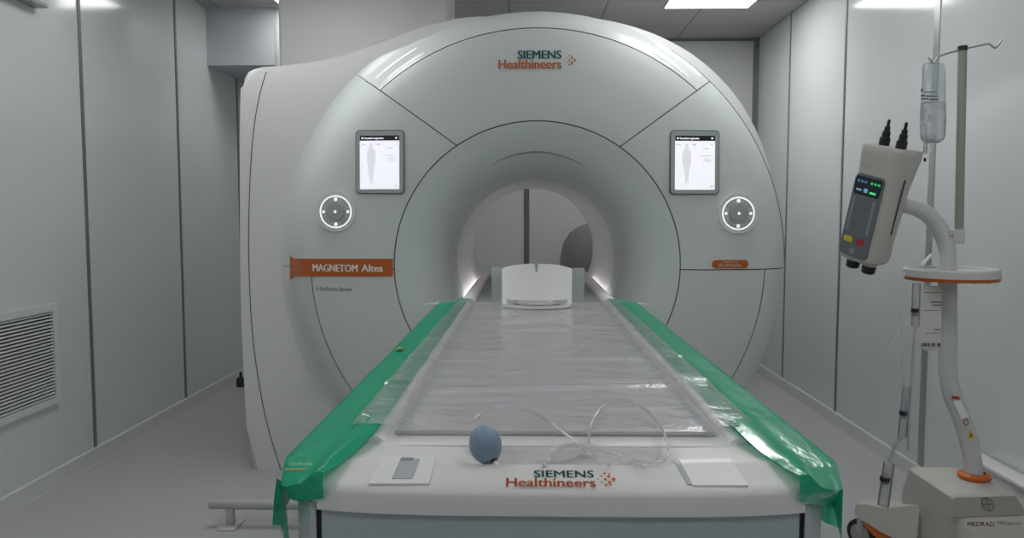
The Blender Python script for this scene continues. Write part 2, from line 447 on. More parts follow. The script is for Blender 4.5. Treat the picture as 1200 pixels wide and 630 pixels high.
# dark backing behind the seams
grid('seam_backing', 30, 140, lambda u, v: face_pt(.585+(1.078-.585)*u, 2*PI*v)+Vector((0, .009, 0)), M['seam'], scan)
patch('front_panel', .588+g, .970-g, gap(sR, 1), gap(sL, -1), M['face'])
patch('rim_panel', .970+g, 1.080, gap(sR, 1), gap(sL, -1), M['rim'], 12, 70)
patch('side_panel', .588+g, 1.080, horR(1), gap(sR, -1), M['face'], 34, 40)
patch('side_panel', .588+g, 1.080, gap(sL, 1), horL(1), M['face'], 34, 40)
patch('lower_panel', .588+g, .945-g, con(-90), horR(-1), M['facelow'], 18, 50)
patch('lower_panel', .588+g, .945-g, horL(-1), con(270), M['facelow'], 18, 50)
patch('lower_rim', .945+g, 1.080, con(-75), horR(-1), M['facelow'], 14, 50)
patch('lower_rim', .945+g, 1.080, horL(-1), con(255), M['facelow'], 14, 50)
# funnel and straight tunnel
grid('bore_funnel', 30, 120, lambda u, v: face_pt(.3685+(.588-g-.3685)*(u**.8), 2*PI*v), M['face'], scan)
grid('bore_tunnel', 8, 96, lambda u, v: Vector((GX+.3685*math.cos(2*PI*v), 3.60+u*1.16, GZ+.3685*math.sin(2*PI*v))), M['tunnel'], scan)
# shade of the small sensor crease above the bore, painted as a grey arc
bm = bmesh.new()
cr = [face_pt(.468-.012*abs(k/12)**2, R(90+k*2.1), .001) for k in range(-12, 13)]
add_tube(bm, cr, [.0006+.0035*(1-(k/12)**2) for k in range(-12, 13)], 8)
frombm('crease_shade', bm, M['crease'], scan, True)
# outer shell behind the rim
def shell_r(th):
    s = math.sin(2*th); return 1.084+(.056*s*s if math.sin(th) > 0 else .0)
def shell(u, v):
    y = [3.412, 3.424, 3.436, 3.8, 4.5, 4.70, 4.76, 4.76][int(round(u*7))]
    e = [-.012, -.004, 0, .004, .004, -.01, -.06, -.5][int(round(u*7))]
    th = 2*PI*v; r = shell_r(th)+e
    if u < .01: r = 1.076
    if int(round(u*7)) == 7: r = .3685
    return Vector((GX+r*math.cos(th), y, max(.035, GZ+r*math.sin(th))))
grid('body_shell', 7, 160, shell, M['shell'], scan, auto=50)
# base plinth
box('plinth', GX-.80, GX+.80, 3.44, 4.65, 0, .40, M['shell'], scan, bev=.01)
box('plinth', GX+.70, GX+.945, 3.46, 4.6, 0, .34, M['shell'], scan, bev=.01)
# side cover on the left: outline in X-Z, pulled back in Y
out = [(-.45, .035)]
for px, py in ((297.5, 558), (291, 500), (287, 430), (284.5, 370), (283.3, 300), (283, 200), (283.3, 130), (284, 104), (286, 92), (290.5, 84), (297, 80.5), (310, 79.5), (333, 78), (373, 73), (405, 66), (440, 54), (470, 42), (500, 31), (530, 22)):
    p = at(px, py, 3.39); out.append((p.x, p.z))
out += [(-.15, 2.0), (-.15, 1.62), (-.45, 1.45)]
bm = bmesh.new(); n = len(out); ya, yb = 3.37, 4.68
A = [bm.verts.new((x, ya, z)) for x, z in out]; B = [bm.verts.new((x, yb, z)) for x, z in out]
fa = bm.faces.new(A); bm.faces.new(B[::-1])
for k in range(n): bm.faces.new((A[k], B[k], B[(k+1) % n], A[(k+1) % n]))
ed = [e for e in fa.edges if (e.verts[0].co.x+e.verts[1].co.x)/2 < -.31 and not (e.verts[0].co.x > -.46 and e.verts[1].co.x > -.46 and (e.verts[0].co.z+e.verts[1].co.z)/2 < 1.7)]
bmesh.ops.bevel(bm, geom=ed, offset=.035, segments=5, affect='EDGES', profile=.5)
frombm('side_cover', bm, M['shell'], scan, True, 30)
sm = [at(px, py, 3.369) for px, py in ((312, 84), (304, 112), (297.5, 150), (293.5, 200), (291.5, 260), (292, 320), (295, 380), (302, 440), (314, 500), (331, 556))]
tube('cover_seam', sm, .0018, M['seam'], scan, 6, 6)
# cover rising from the magnet to the ceiling
box('turret_cover', -1.294, -.413, 4.05, 4.51, 1.65, H-.004, M['shell'], scan, bev=.02, seg=3)
# lamps low along the tunnel walls
for s_ in (-1, 1):
    ths = [R(-27.0), R(-31.5)]
    q = [Vector((GX+s_*.3665*math.cos(t_), y_, GZ+.3665*math.sin(t_))) for y_ in (3.55, 4.65) for t_ in ths]
    pydata('bore_lamp', q, [(0, 1, 3, 2)], M['bore_lamp'], scan)
# thin cable down the lower left panel
tube('cable', [face_xz(*p, .004) for p in ((-.62, .16), (-.63, .30), (-.60, .335), (-.55, .36))], .002, M['seam'], scan, 6, 4)

tube('rim_seam', [face_pt(1.064, R(a), .0008) for a in [1+57*k/40 for k in range(41)]], .0018, M['seam'], scan, 6)
# thin white emissive strips along the rim
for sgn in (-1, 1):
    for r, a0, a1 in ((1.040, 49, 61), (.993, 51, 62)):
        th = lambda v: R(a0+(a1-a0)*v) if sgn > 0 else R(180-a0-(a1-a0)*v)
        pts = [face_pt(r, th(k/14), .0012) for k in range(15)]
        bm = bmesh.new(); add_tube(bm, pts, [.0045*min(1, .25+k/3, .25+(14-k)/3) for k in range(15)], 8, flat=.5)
        frombm('rim_strip', bm, M['rimstrip'], scan, True)['label'] = 'thin white strip along the rim'

# logo on the front cover
px2 = lambda px, py: at(px, py, 3.16)
def fr_logo(x, y): return face_xz(GX+x, GZ+y, .003)
def pb(x0, y0, x1, y1, Y=3.165):
    a = at(x0, y1, Y); b = at(x1, y0, Y); return (a.x-GX, b.x-GX, a.z-GZ, b.z-GZ)
lettering('logo_upper_line', [('SIEMENS', *pb(606.5, 59, 658, 69.5, 3.17), .04)], fr_logo, M['teal'], scan)
lettering('logo_lower_line', [('Healthineers', *pb(584, 70, 658, 81.5, 3.17), .045)], fr_logo, M['orange_ink'], scan)
DOTS = [(0, 0, 1.0, 1), (-5, 2.6, .85, 1), (-5, -2.6, .85, 1), (-9.5, 5.2, .6, 0), (-9.5, 0, .7, 0), (-9.5, -5.2, .6, 0), (-14, 2.8, .5, 0), (-14, -2.8, .5, 0), (-18, 0, .35, 0), (-4.2, 4.8, .5, 0), (-4.2, -4.8, .5, 0)]
b0 = pb(673.5, 71, 673.5, 71, 3.17); k = .0036
dt = [(b0[0]+a*k*.68, b0[2]+b*k, r*.0050*1.1) for a, b, r, c in DOTS]
discs('logo_dots', dt, fr_logo, M['orange_ink'], scan)

# displays and dials
def frame_at(px, py, tilt=1.):
    c = at(px, py, 3.165); x, z = c.x-GX, c.z-GZ; r = math.hypot(x, z)
    p = face_xz(c.x, c.z)
    e = .02
    ux = (face_xz(c.x+e, c.z)-face_xz(c.x-e, c.z)).normalized(); uz = (face_xz(c.x, c.z+e)-face_xz(c.x, c.z-e)).normalized()
    ux = Vector((ux.x, ux.y*tilt, 0)).normalized(); uz = Vector((0, uz.y*tilt, uz.z)).normalized()
    nrm = ux.cross(uz).normalized()
    if nrm.y > 0: nrm = -nrm
    return lambda u, v, w=0: p+ux*u+uz*v+nrm*w
S = 3.165/900
def display(cx, cy):
    fr = frame_at(cx, cy); w, h = 58*S, 74*S
    o = slab('display', rrect(w, h, .018), lambda u, v, w_: fr(u, v, w_-.004), .008, M['bezel_edge'], scan)
    slab('bezel', rrect(w-.008, h-.008, .015), lambda u, v, w_: fr(u, v, w_+.0042), .004, M['bezel'], o, bev=.0015)
    sw, sh = 46.5*S, 62*S; z0 = .0090; sy = -.002
    rects('screen', [(-sw/2, sw/2, -sh/2+sy, sh/2+sy)], lambda a, b: fr(a, b, z0), M['screen'], o)['label'] = 'white lit screen'
    ty = sh/2+sy; u = sw/46.5
    rects('title_bar', [(-sw/2, sw/2, ty-6*u, ty)], lambda a, b: fr(a, b, z0+.0004), M['screen_dark'], o)
    f2 = lambda a, b: fr(a, b, z0+.0008)
    lettering('title', [('Recumbent registration', -sw/2+5.5*u, -sw/2+28*u, ty-4.8*u, ty-2*u, .03)], f2, M['screen'], o)
    for q in (-sw/2+3*u, sw/2-3.5*u): discs('title_symbol', [(q, ty-3*u, 1.2*u)], f2, M['screen'], o)
    # pale body outline of the patient picture
    bx = -sw/2+13.5*u; by = ty-9*u
    prof = [(0, 1.8), (-2, 2.4), (-4.5, 2.2), (-6, 1.6), (-7.5, 4.5), (-12, 5.6), (-18, 5.6), (-24, 5.2), (-28, 4.2), (-34, 3.2), (-41, 2.4), (-46, 2.6), (-48, 1.5)]
    V = [f2(bx+x*u, by+y*u*.95) for y, x in prof]+[f2(bx-x*u, by+y*u*.95) for y, x in prof]; n = len(prof)
    pydata('patient_figure', V, [(i, i+1, n+i+1, n+i) for i in range(n-1)], M['screen_pale'], o)
    rr = [(-sw/2+2*u, -sw/2+6.5*u, ty-11*u, ty-9.8*u), (-sw/2+20*u, -sw/2+24*u, ty-11*u, ty-9.4*u), (sw/2-5*u, sw/2-2.8*u, ty-11*u, ty-9.6*u),
          (sw/2-14*u, sw/2-8*u, ty-15*u, ty-14*u), (sw/2-18*u, sw/2-5*u, ty-23.4*u, ty-22.6*u), (sw/2-13*u, sw/2-6*u, ty-27*u, ty-26.2*u),
          (sw/2-14*u, sw/2-4*u, ty-29.4*u, ty-28.6*u), (-sw/2+1.5*u, -sw/2+4*u, ty-33*u, ty-32*u), (sw/2-5*u, sw/2-2.5*u, -sh/2+sy+3*u, -sh/2+sy+5*u)]
    for q in rr: rects('text_line', [q], f2, M['screen_mid'], o)
display(446, 190); display(813, 190.5)
def dial(cx, cy):
    fr0 = frame_at(cx, cy, .3); fr = lambda u, v, w=0: fr0(u, v, w+.009); rr = 23.5*S; seg = 48
    circ = lambda r: [(r*math.cos(2*PI*k/seg), r*math.sin(2*PI*k/seg)) for k in range(seg)]
    o = slab('control_dial', circ(rr), lambda u, v, w: fr(u, v, w-.035), .038, M['dial_metal'], scan, bev=.003)
    slab('dial_face', circ(rr*.84), lambda u, v, w: fr(u, v, w+.0015), .0025, M['dial'], o)
    V, Fc = [], []
    for k in range(seg):
        a = 2*PI*k/seg; V += [fr(rr*.75*math.cos(a), rr*.75*math.sin(a), .0050), fr(rr*.815*math.cos(a), rr*.815*math.sin(a), .0050)]
    Fc = [(2*k, 2*k+1, (2*k+3) % (2*seg), (2*k+2) % (2*seg)) for k in range(seg)]
    pydata('light_ring', V, Fc, M['led'], o)['label'] = 'glowing white ring'
    slab('knob', circ(rr*.44), lambda u, v, w: fr(u, v, w+.0035), .009, M['knob'], o, bev=.003)
    discs('button_lights', [(0, 0, rr*.07)], lambda a, b: fr(a, b, .0129), M['led'], o)
    for k in range(4):
        a = R(90*k); c, s = math.cos(a), math.sin(a); q = rr*.62
        pts = rrect(rr*.19, rr*.50, rr*.07, 3); inner = rrect(rr*.145, rr*.455, rr*.05, 3); m_ = len(pts); V, Fc = [], []
        for (pu, pv), (iu, iv) in zip(pts, inner):
            for (u, v) in ((pu, pv), (iu, iv)):
                V.append(fr((q+u)*c-v*s, (q+u)*s+v*c, .0046))
        Fc = [(2*i, 2*i+1, (2*i+3) % (2*m_), (2*i+2) % (2*m_)) for i in range(m_)]
        b = pydata('button', V, Fc, M['plate'], o)
        discs('symbol', [(q*c, q*s, rr*(.07 if k % 2 == 0 else .09))], lambda a_, b_: fr(a_, b_, .0050), M['led'], o, 8)
dial(394.5, 248); dial(864, 250)

# orange plate across the left side, its lettering, and the round ended badge
def fr_s(x, z, off=.005): return face_xz(x, z, off)
xa, xb = at(340, 313, 3.34).x, at(460.5, 313, 3.155).x
za, zb = at(440, 323.5, 3.16).z, at(440, 303, 3.16).z
def plate(u, v):
    x = xa+(xb-xa)*u; fl = max(0, 1-u*12); e = .014*fl*fl
    z = za-e+(zb-za+2*e)*v
    y = min(face_xz(x, z).y, 3.3725)-.006
    z = CAMZ+(z-CAMZ)*y/3.155
    return Vector((x, y, z))
o = grid('name_plate', 40, 4, plate, M['orange'], scan, thick=(0, .008, 0)); o['label'] = 'orange name plate'
def bx_(x0, y0, x1, y1, Y):
    a = at(x0, y1, Y); b = at(x1, y0, Y); return (a.x, b.x, a.z, b.z)
fr_p = lambda x, z: face_xz(x, z, .0085)
lettering('plate_lettering', [('MAGNETOM', *bx_(365, 309.5, 420.5, 317.8, 3.165), .05), ('Altea', *bx_(424.5, 309.5, 450, 317.8, 3.16), .05)], fr_p, M['plate_ink'], o)
lettering('small_print', [('A BioMatrix System', *bx_(369, 336, 413, 342, 3.165), .0)], lambda x, z: face_xz(x, z, .003), M['ink'], scan)
cb = frame_at(855, 309)
o = slab('badge', rrect(43*S, 9.5*S, 4.6*S), lambda u, v, w: cb(u, v, w-.003), .007, M['orange'], scan, bev=.001); o['label'] = 'small orange badge with round ends'
lettering('badge_lettering', [('Powered by', -8*S, 9*S, 1.2*S, 3.6*S, .0), ('BioMatrix', -14*S, 13*S, -3.2*S, .6*S, .02)], lambda a, b: cb(a, b, .0048), M['plate_ink'], o)

# dark grey dome for the dark patch behind the scanner, glimpsed through the bore
tr_ = thing('dark_dome', 'dark grey rounded shape behind the scanner, glimpsed through the bore', 'trolley', (.52, 5.36, 0))
M['dome_grey'] = mat('dome_grey', (.26, .26, .265), .6, bump=.1, bscale=8)
lathe('cover', [(0, 1.10), (.08, 1.093), (.16, 1.065), (.22, 1.02), (.262, .95), (.282, .86), (.29, .75), (.29, .12), (.28, .10), (0, .10)], (.52, 5.38, 0), (0, 0, 1), M['dome_grey'], tr_, 40)
lathe('dome_base', [(0, .0), (.26, .0), (.27, .01), (.27, .095), (0, .095)], (.52, 5.38, 0), (0, 0, 1), M['rubber'], tr_, 40)

# ================================================================== THE PATIENT TABLE
TX = .0465; TZ = .80
tab = thing('patient_table', 'long pale patient table running from the foreground into the bore', 'table', (TX, 1.8, 0))
HW = .340
# front deck: height field with recess, sloping to the front edge
def deck_z(x, y, rc=1):
    z = TZ-.004
    s = (1.076-y)
    if s > 0: z -= .43*s + 0
    rec = sm_(-.115, -.045, x-TX+.045)*(1-sm_(.185, .215, x))*sm_(1.072, 1.088, y)*(1-sm_(1.142, 1.148, y))
    z -= .032*rec*rc
    # side slopes
    z -= .006*sm_(.27, .3235, abs(x-TX))*sm_(1.0, 1.15, y)*0
    return z
ys = [1.024, 1.026, 1.030, 1.036]+[1.045+.0035*k for k in range(31)]
def deck(u, v):
    x = TX-HW+2*HW*u; y = ys[int(round(v*(len(ys)-1)))]
    z = deck_z(x, max(y, 1.030))
    if y < 1.036: z -= {1.024: .012, 1.026: .006, 1.030: .0025}.get(y, 0)
    # rounded outline of the front edge
    y += .020*abs((x-TX)/HW)**4
    return Vector((x, y, z))
grid('front_deck', 90, len(ys)-1, deck, M['offwhite'], tab, thick=(0, 0, -.026), auto=50)
# groove and raised tabletop end
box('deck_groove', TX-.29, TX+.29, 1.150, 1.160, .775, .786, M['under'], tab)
box('tabletop', TX-.30, TX+.30, 1.158, 4.40, .760, .797, M['offwhite'], tab, bev=.006)
box('mattress', TX-.258, TX+.258, 1.205, 3.00, .797, .806, M['mattress'], tab, bev=.004)
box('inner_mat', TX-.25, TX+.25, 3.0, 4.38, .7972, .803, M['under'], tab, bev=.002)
for s in (-1, 1):
    pts = [(TX+s*.282, y, .790+.009*min(1, (y-1.17)*4)) for y in (1.17, 1.3, 1.45, 2, 2.6, 2.98)]
    tube('edge_rail', pts, .016, M['rail'], tab, 14)
    bm = bmesh.new(); q = [(TX+s*.280, y, .801) for y in (3.005, 3.012, 3.5, 4.40, 4.42)]
    add_tube(bm, q, [.022, .0255, .0255, .0255, .021], 18); frombm('bore_rail', bm, M['rail'], tab, True, 50)
    # side ledge that carries the green film
    bm = bmesh.new()
    add_box(bm, TX+s*.30 if s > 0 else TX-.386, TX+.386 if s > 0 else TX-.30, 1.12, 3.12, .735, .789, .012, 3)
    frombm('side_ledge', bm, M['offwhite'], tab, True, 40)
    # flat wing where table meets scanner
    w0, w1 = TX+s*.30, TX+s*.46
    V = [(w0, 3.02, .800), (w0, 3.13, .800), (w1, 3.085, .789), (w1, 3.10, .789), (w0, 3.02, .793), (w0, 3.13, .793), (w1, 3.085, .786), (w1, 3.10, .786)]
    pydata('end_wing', V, [(0, 1, 3, 2), (4, 6, 7, 5), (0, 4, 5, 1), (2, 3, 7, 6), (0, 2, 6, 4), (1, 5, 7, 3)], M['plate'], tab)
# front corners (rounded blocks under the film) and front bodies
def corner(s):
    # plan outline of corner block between deck and side ledge
    o2 = [(HW-.002, 1.045), (HW+.030, 1.062), (HW+.043, 1.080), (HW+.0485, 1.11), (HW+.0485, 1.20), (HW-.002, 1.20)]
    bm = bmesh.new(); n = len(o2)
    a = [bm.verts.new((TX+s*x, y, .748)) for x, y in o2]; b = [bm.verts.new((TX+s*x, y, .788-.012*max(0, (x-HW)/.05)-.25*max(0, 1.085-y))) for x, y in o2]
    bm.faces.new(a); bm.faces.new(b[::-1])
    for k in range(n): bm.faces.new((a[k], a[(k+1) % n], b[(k+1) % n], b[k]))
    frombm('deck_corner', bm, M['white'], tab, True, 30)
corner(-1); corner(1)
def front_body(name, o2, z0, z1, m, taper=0):
    bm = bmesh.new(); n = len(o2)
    a = [bm.verts.new((TX+(x)*(1+taper), y+.03*abs(taper)*4, z0)) for x, y in o2]; b = [bm.verts.new((TX+x, y, z1)) for x, y in o2]
    bm.faces.new(a); bm.faces.new(b[::-1])
    for k in range(n): bm.faces.new((a[k], a[(k+1) % n], b[(k+1) % n], b[k]))
    return frombm(name, bm, m, tab, True, 30)
front_body('front_cover', [(-.336, 1.055), (-.2, 1.042), (0, 1.038), (.2, 1.042), (.336, 1.055), (.336, 1.2), (-.336, 1.2)], .12, .747, M['body'])
for s in (-1, 1):
    front_body('corner_seam', [(s*.334, 1.061), (s*.346, 1.063), (s*.346, 1.2), (s*.334, 1.2)], .12, .748, M['black'])
    front_body('corner_cover', [(s*.345, 1.058), (s*.352, 1.056), (s*.361, 1.064), (s*.380, 1.09), (s*.384, 1.13), (s*.384, 1.3), (s*.345, 1.3)], .12, .744, M['corner'])
box('side_body', TX-.355, TX+.355, 1.2, 3.1, .12, .74, M['body'], tab, bev=.01)
box('base', TX-.40, TX+.40, 1.25, 3.2, 0, .13, M['white'], tab, bev=.012)
# logo on the sloping front
def fr_t(x, y):
    yy = y + .020*abs((x-TX)/HW)**4
    return Vector((x, yy, deck_z(x, y)+.0012))
def tb(x0, y0, x1, y1):
    # picture box on the slope -> x and y ranges on the deck
    def hit(px, py):
        lo, hi = 1.026, 1.14
        d = ray(px, py)
        for _ in range(40):
            y = (lo+hi)/2; p = Vector((0, 0, CAMZ))+d*(y/d.y)
            if p.z > deck_z(.1, y, 0): lo = y
            else: hi = y
        return p.x, y
    a = hit(x0, y1); b = hit(x1, y0); return a[0], b[0], a[1], b[1]
lettering('logo_upper_line', [('SIEMENS', *tb(625.5, 552, 695.5, 559.5), .03)], fr_t, M['teal'], tab)
lettering('logo_lower_line', [('Healthineers', *tb(593, 561, 697.5, 570.5), .03)], fr_t, M['orange_ink'], tab)
b0 = tb(719, 561.5, 719.5, 562)
discs('logo_dots', [(b0[0]+a*.0012, b0[2]+b*.0020, r*.0030) for a, b, r, c in DOTS], fr_t, M['orange_ink'], tab)
# cover plates set in the deck
def deck_quad(name, pts, m, th=.002, parent=tab):
    def hit(px, py):
        d = ray(px, py); lo, hi = 1.026, 1.16
        for _ in range(40):
            y = (lo+hi)/2; p = Vector((0, 0, CAMZ))+d*(y/d.y)
            if p.z > deck_z(p.x, y-.020*abs((p.x-TX)/HW)**4, 0)+th: lo = y
            else: hi = y
        return p.copy()
    q = [Vector((*p, 0)) for p in pts]
    def f(u, v):
        c = (q[0]*(1-u)+q[1]*u)*(1-v)+(q[3]*(1-u)+q[2]*u)*v
        return hit(c.x, c.y)
    return grid(name, 6, 14, f, m, parent, thick=(0, 0, -th-.001))
lp = deck_quad('cover_plate', [(432, 566), (503, 566), (511, 534), (449, 534)], M['white'])
deck_quad('label_window', [(459, 560), (483, 560), (492, 537), (470, 536)], M['window'], .0032, lp)['label'] = 'grey see-through label window'
deck_quad('window_clip', [(469, 538), (484, 538), (485, 535.3), (471, 535)], M['under'], .0042, lp)
deck_quad('cover_plate', [(812, 568), (877, 568), (855, 536), (795, 537)], M['plate'])
deck_quad('plate_edge', [(806, 567), (811, 567), (795, 538), (790, 539)], M['window'], .0015)

# ---------------------------------------------------------------- green film over both ledges
def interp(tbl, y):
    if y <= tbl[0][0]: return tbl[0][1]
    for a, b in zip(tbl, tbl[1:]):
        if y <= b[0]: return a[1]+(b[1]-a[1])*(y-a[0])/(b[0]-a[0])
    return tbl[-1][1]
def green_strip(s, label):
    inner = [(1.03, .330), (1.06, .312), (1.10, .295), (1.15, .284), (1.2, .277), (3.1, .272)]
    def f(u, v):
        y = 1.035+(3.045-1.035)*(u**1.35)
        a = interp(inner, y); b = .394-.012*max(0, (1.10-y)/.06)
        wob = noise.noise(Vector((y*3, s*7, 0)))
        e = .0025*noise.noise(Vector((y*9, v*3, s*3)))
        if v <= .6:
            t = v/.6; x = a+(b-a)*t
            z = .8180*(1-sm_(.2, .6, t))+.8005*sm_(.2, .6, t)+e+.003*math.sin(PI*t)
            if y < 1.2: z -= (.018*(1-sm_(1.05, 1.2, y)))*(1-t*.4)
            if y < 1.08: z -= .40*(1.08-y)*(.3+.7*t)
        else:
            t = (v-.6)/.4; x = b+.006+.006*wob*t; z = .7985-t*(.07+.02*wob+.01*math.sin(y*14))
            if y < 1.08: z -= .40*(1.08-y)
        return Vector((TX+s*x, y, z))
    o = grid('plastic_film', 110, 24, f, M['green'])
    tag(o, label, 'plastic sheet')
    # flap hanging over the front corner
    def fl(u, v):
        p = f(0, u*.6); drop = .030+.010*u if s < 0 else .030+.018*u
        a_, b_ = f(0, 0), f(0, .6); zb = (a_.z-.036)*(1-u)+(b_.z-.030)*u
        return Vector((p.x, p.y-.004*math.sin(PI*v)+.03*v*u*u, p.z*(1-v)+zb*v))
    grid('corner_flap', 14, 8, fl, M['green'], o)
    return o
gl = green_strip(-1, 'green translucent plastic film taped along the table edge by the orange plate')
gr = green_strip(1, 'green translucent plastic film along the table edge facing the injector stand')
# loose tails at the front corners
def tail(parent, pts_l, pts_r, Y):
    bm = bmesh.new(); A = [bm.verts.new(at(*p, Y)) for p in pts_l]; B = [bm.verts.new(at(*p, Y+.012)) for p in pts_r]
    for k in range(len(A)-1): bm.faces.new((A[k], B[k], B[k+1], A[k+1]))
    frombm('loose_tail', bm, M['green'], parent, True)
tail(gl, [(324, 560), (321, 585), (319, 615)], [(328, 562), (331, 590), (334, 616)], 1.075)
tail(gl, [(327, 562), (331, 600), (333, 645)], [(330, 563), (336, 598), (340, 645)], 1.085)
tail(gr, [(948, 578), (953, 598), (966, 612)], [(984, 572), (987, 598), (985, 619)], 1.085)
for px, py, w in ((468, 409, 7), (346, 551, 13)):
    p = atz(px, py, .806)
    box('tape_piece', p.x-w*.0011, p.x+w*.0011, p.y-.012 if w < 10 else p.y-.004, p.y+.03 if w < 10 else p.y+.004, .8068, .8078, M['tapegreen'], gl)

# ---------------------------------------------------------------- clear crinkled sheet over the mattress
def sheet(u, v):
    y = 1.19+(2.98-1.19)*v
    hw = .322+.006*noise.noise(Vector((y*4, 3, 0)))-.02*v
    x = (u*2-1)*hw
    front = 1-sm_(0, .05, v)
    z = .8105+.0018*noise.noise(Vector((x*4, y*8, 1)))+.002*noise.noise(Vector((x*18, y*22, 5)))
    z += .006*math.exp(-((y-1.49-.02*math.sin(x*6))/.010)**2)+.004*math.exp(-((y-1.78-.015*math.sin(x*9+1))/.012)**2)+.004*math.exp(-((y-2.3-.02*math.sin(x*7+2))/.014)**2)
    z += .0125*sm_(.235, .265, abs(x))*(1-sm_(.312, .335, abs(x)))
    if y < 1.3: z -= .004*sm_(.225, .262, abs(x))*(1-sm_(1.17, 1.3, y))
    y2 = y+.006*noise.noise(Vector((x*9, 2, 2)))*front
    return Vector((TX-.003+x, y2, z))
cs = grid('plastic_sheet', 90, 260, sheet, M['clear'])
tag(cs, 'clear crinkled plastic sheet spread over the table mattress', 'plastic sheet')

# ---------------------------------------------------------------- head coil cradle on the table
hc = thing('head_coil', 'frosted clear head cradle with a notch, standing at the bore mouth', 'head coil', (.03, 2.83, .81))
hx = at(629, 340, 2.85).x
Z0 = .815
def cup(u, v):
    a = PI*(1.0-u)            # back half: from left to right
    a2 = -.05+u*(PI+.10)
    r = .131; rx, ry = r, .105
    x = hx-rx*math.cos(a2); y = 2.85+ry*math.sin(a2)
    rise = .018*max(0, math.sin(a2))
    zt = .943+rise
    if abs(u-.5) < .012: zt -= .032
    return Vector((x, y, Z0+(zt-Z0)*v))
bm = bmesh.new(); nu, nv = 126, 6
def cupwall(off):
    return [[bm.verts.new(Vector(((cup(i/nu, j/nv).x-hx)*off+hx, (cup(i/nu, j/nv).y-2.85)*off+2.85, cup(i/nu, j/nv).z))) for j in range(nv+1)] for i in range(nu+1)]
Wa, Wb = cupwall(1), cupwall(.975)
for i in range(nu):
    for j in range(nv):
        bm.faces.new((Wa[i][j], Wa[i+1][j], Wa[i+1][j+1], Wa[i][j+1])); bm.faces.new((Wb[i][j], Wb[i][j+1], Wb[i+1][j+1], Wb[i+1][j]))
    bm.faces.new((Wa[i][nv], Wa[i+1][nv], Wb[i+1][nv], Wb[i][nv]))
for i in (0, nu):
    for j in range(nv): bm.faces.new((Wa[i][j], Wa[i][j+1], Wb[i][j+1], Wb[i][j]))
frombm('cradle_wall', bm, M['frost'], hc, True, 40)
ring = [(hx+.128*math.cos(2*PI*k/48), 2.85+.108*math.sin(2*PI*k/48)) for k in range(48)]
slab('cradle_base', ring, lambda u, v, w: Vector((u, v, Z0-.004+w)), .010, M['frost'], hc)
rimp = [Vector((hx+.108*math.cos(a), 2.84+.098*math.sin(a), Z0+.016)) for a in [R(190+k*160/24) for k in range(25)]]
tube('base_rim', rimp, .009, M['clearcyl'], hc, 10)['label'] = 'glassy thick front rim'
xl, xr = at(576, 340, 2.965).x, at(684.5, 340, 2.965).x
box('back_plate', xl, xr, 2.962, 2.968, .812, .944, M['acryl'], hc, bev=.0015)

# ---------------------------------------------------------------- squeeze ball with its hose
sb = thing('squeeze_ball', 'blue-grey rubber squeeze ball with clear hose at the front of the table', 'squeeze ball', atz(568, 544, .80))
bc = at(569, 521, 1.09)
mt = Matrix.Translation(bc) @ Matrix.Rotation(R(-14), 4, 'Y')
bm = bmesh.new(); bmesh.ops.create_uvsphere(bm, u_segments=32, v_segments=20, radius=1)
for v in bm.verts:
    z = v.co.z; w = .0235*(1-.10*z*(1 if z < 0 else .3)*-1 if False else 1)
    k = 1+.08*z if z < 0 else 1-.02*z
    v.co = mt @ Vector((v.co.x*.0238*k, v.co.y*.0238*k, z*.0292))
frombm('bulb', bm, M['bulb'], sb, True)
ax = (mt.to_3x3() @ Vector((.30, -.50, -.82))).normalized()
nz = bc+ax*.0235
lathe('collar', [(.005, 0), (.0055, .003), (.0035, .004), (.0035, .0005), (0, .0005)], nz, ax, M['black'], sb, 16)
tube('nozzle', [nz, nz+ax*.008, nz+ax*.014+Vector((.004, 0, -.001))], .0022, M['hosew'], sb, 8)
def hose_pts(l): return [atz(px, py, z) for px, py, z in l]
h1 = [(559, 490, .816), (565, 483, .819), (580, 477.5, .825), (600, 476, .83), (622, 482, .828), (645, 495, .822), (668, 512, .817), (690, 530, .811), (715, 546, .797)]
tube('hose', hose_pts(h1), .0022, M['hose'], sb, 10, 8)
tube('hose_tip', hose_pts([(557, 491, .815), (562, 486, .8175)]), .0028, M['hosew'], sb, 10)
h2 = [(690, 518, .811), (691, 503, .814), (697, 488, .818), (708, 475, .822), (724, 469, .824), (742, 471, .824), (757, 480, .822), (770, 494, .818), (780, 512, .815), (784, 528, .806), (778, 540, .800), (757, 541, .800), (735, 536, .802), (712, 526, .806), (690, 521, .811), (668, 520, .810), (650, 525, .806), (641, 534, .800), (638, 546, .797)]
tube('hose', hose_pts(h2), .0022, M['hose'], sb, 10, 8)
h3 = [(640, 541, .80), (650, 528, .806), (668, 522, .811), (690, 524, .812), (716, 531, .807), (740, 540, .800), (757, 548, .797)]
tube('hose', hose_pts(h3), .0022, M['hose'], sb, 10, 8)
h4 = [(615, 546, .775), (632, 541, .777), (660, 540, .778), (690, 534, .785), (720, 544, .778), (745, 541, .782)]
tube('hose', hose_pts(h4), .0022, M['hose'], sb, 10, 8)

# ================================================================== CONTRAST INJECTOR STAND
YP = 2.35
inj = thing('contrast_injector', 'cream contrast injector on a tall pedestal stand by the right wall', 'injector', (1.34, YP, 0))
P = lambda px, py, dy=0: at(px, py, YP+dy)
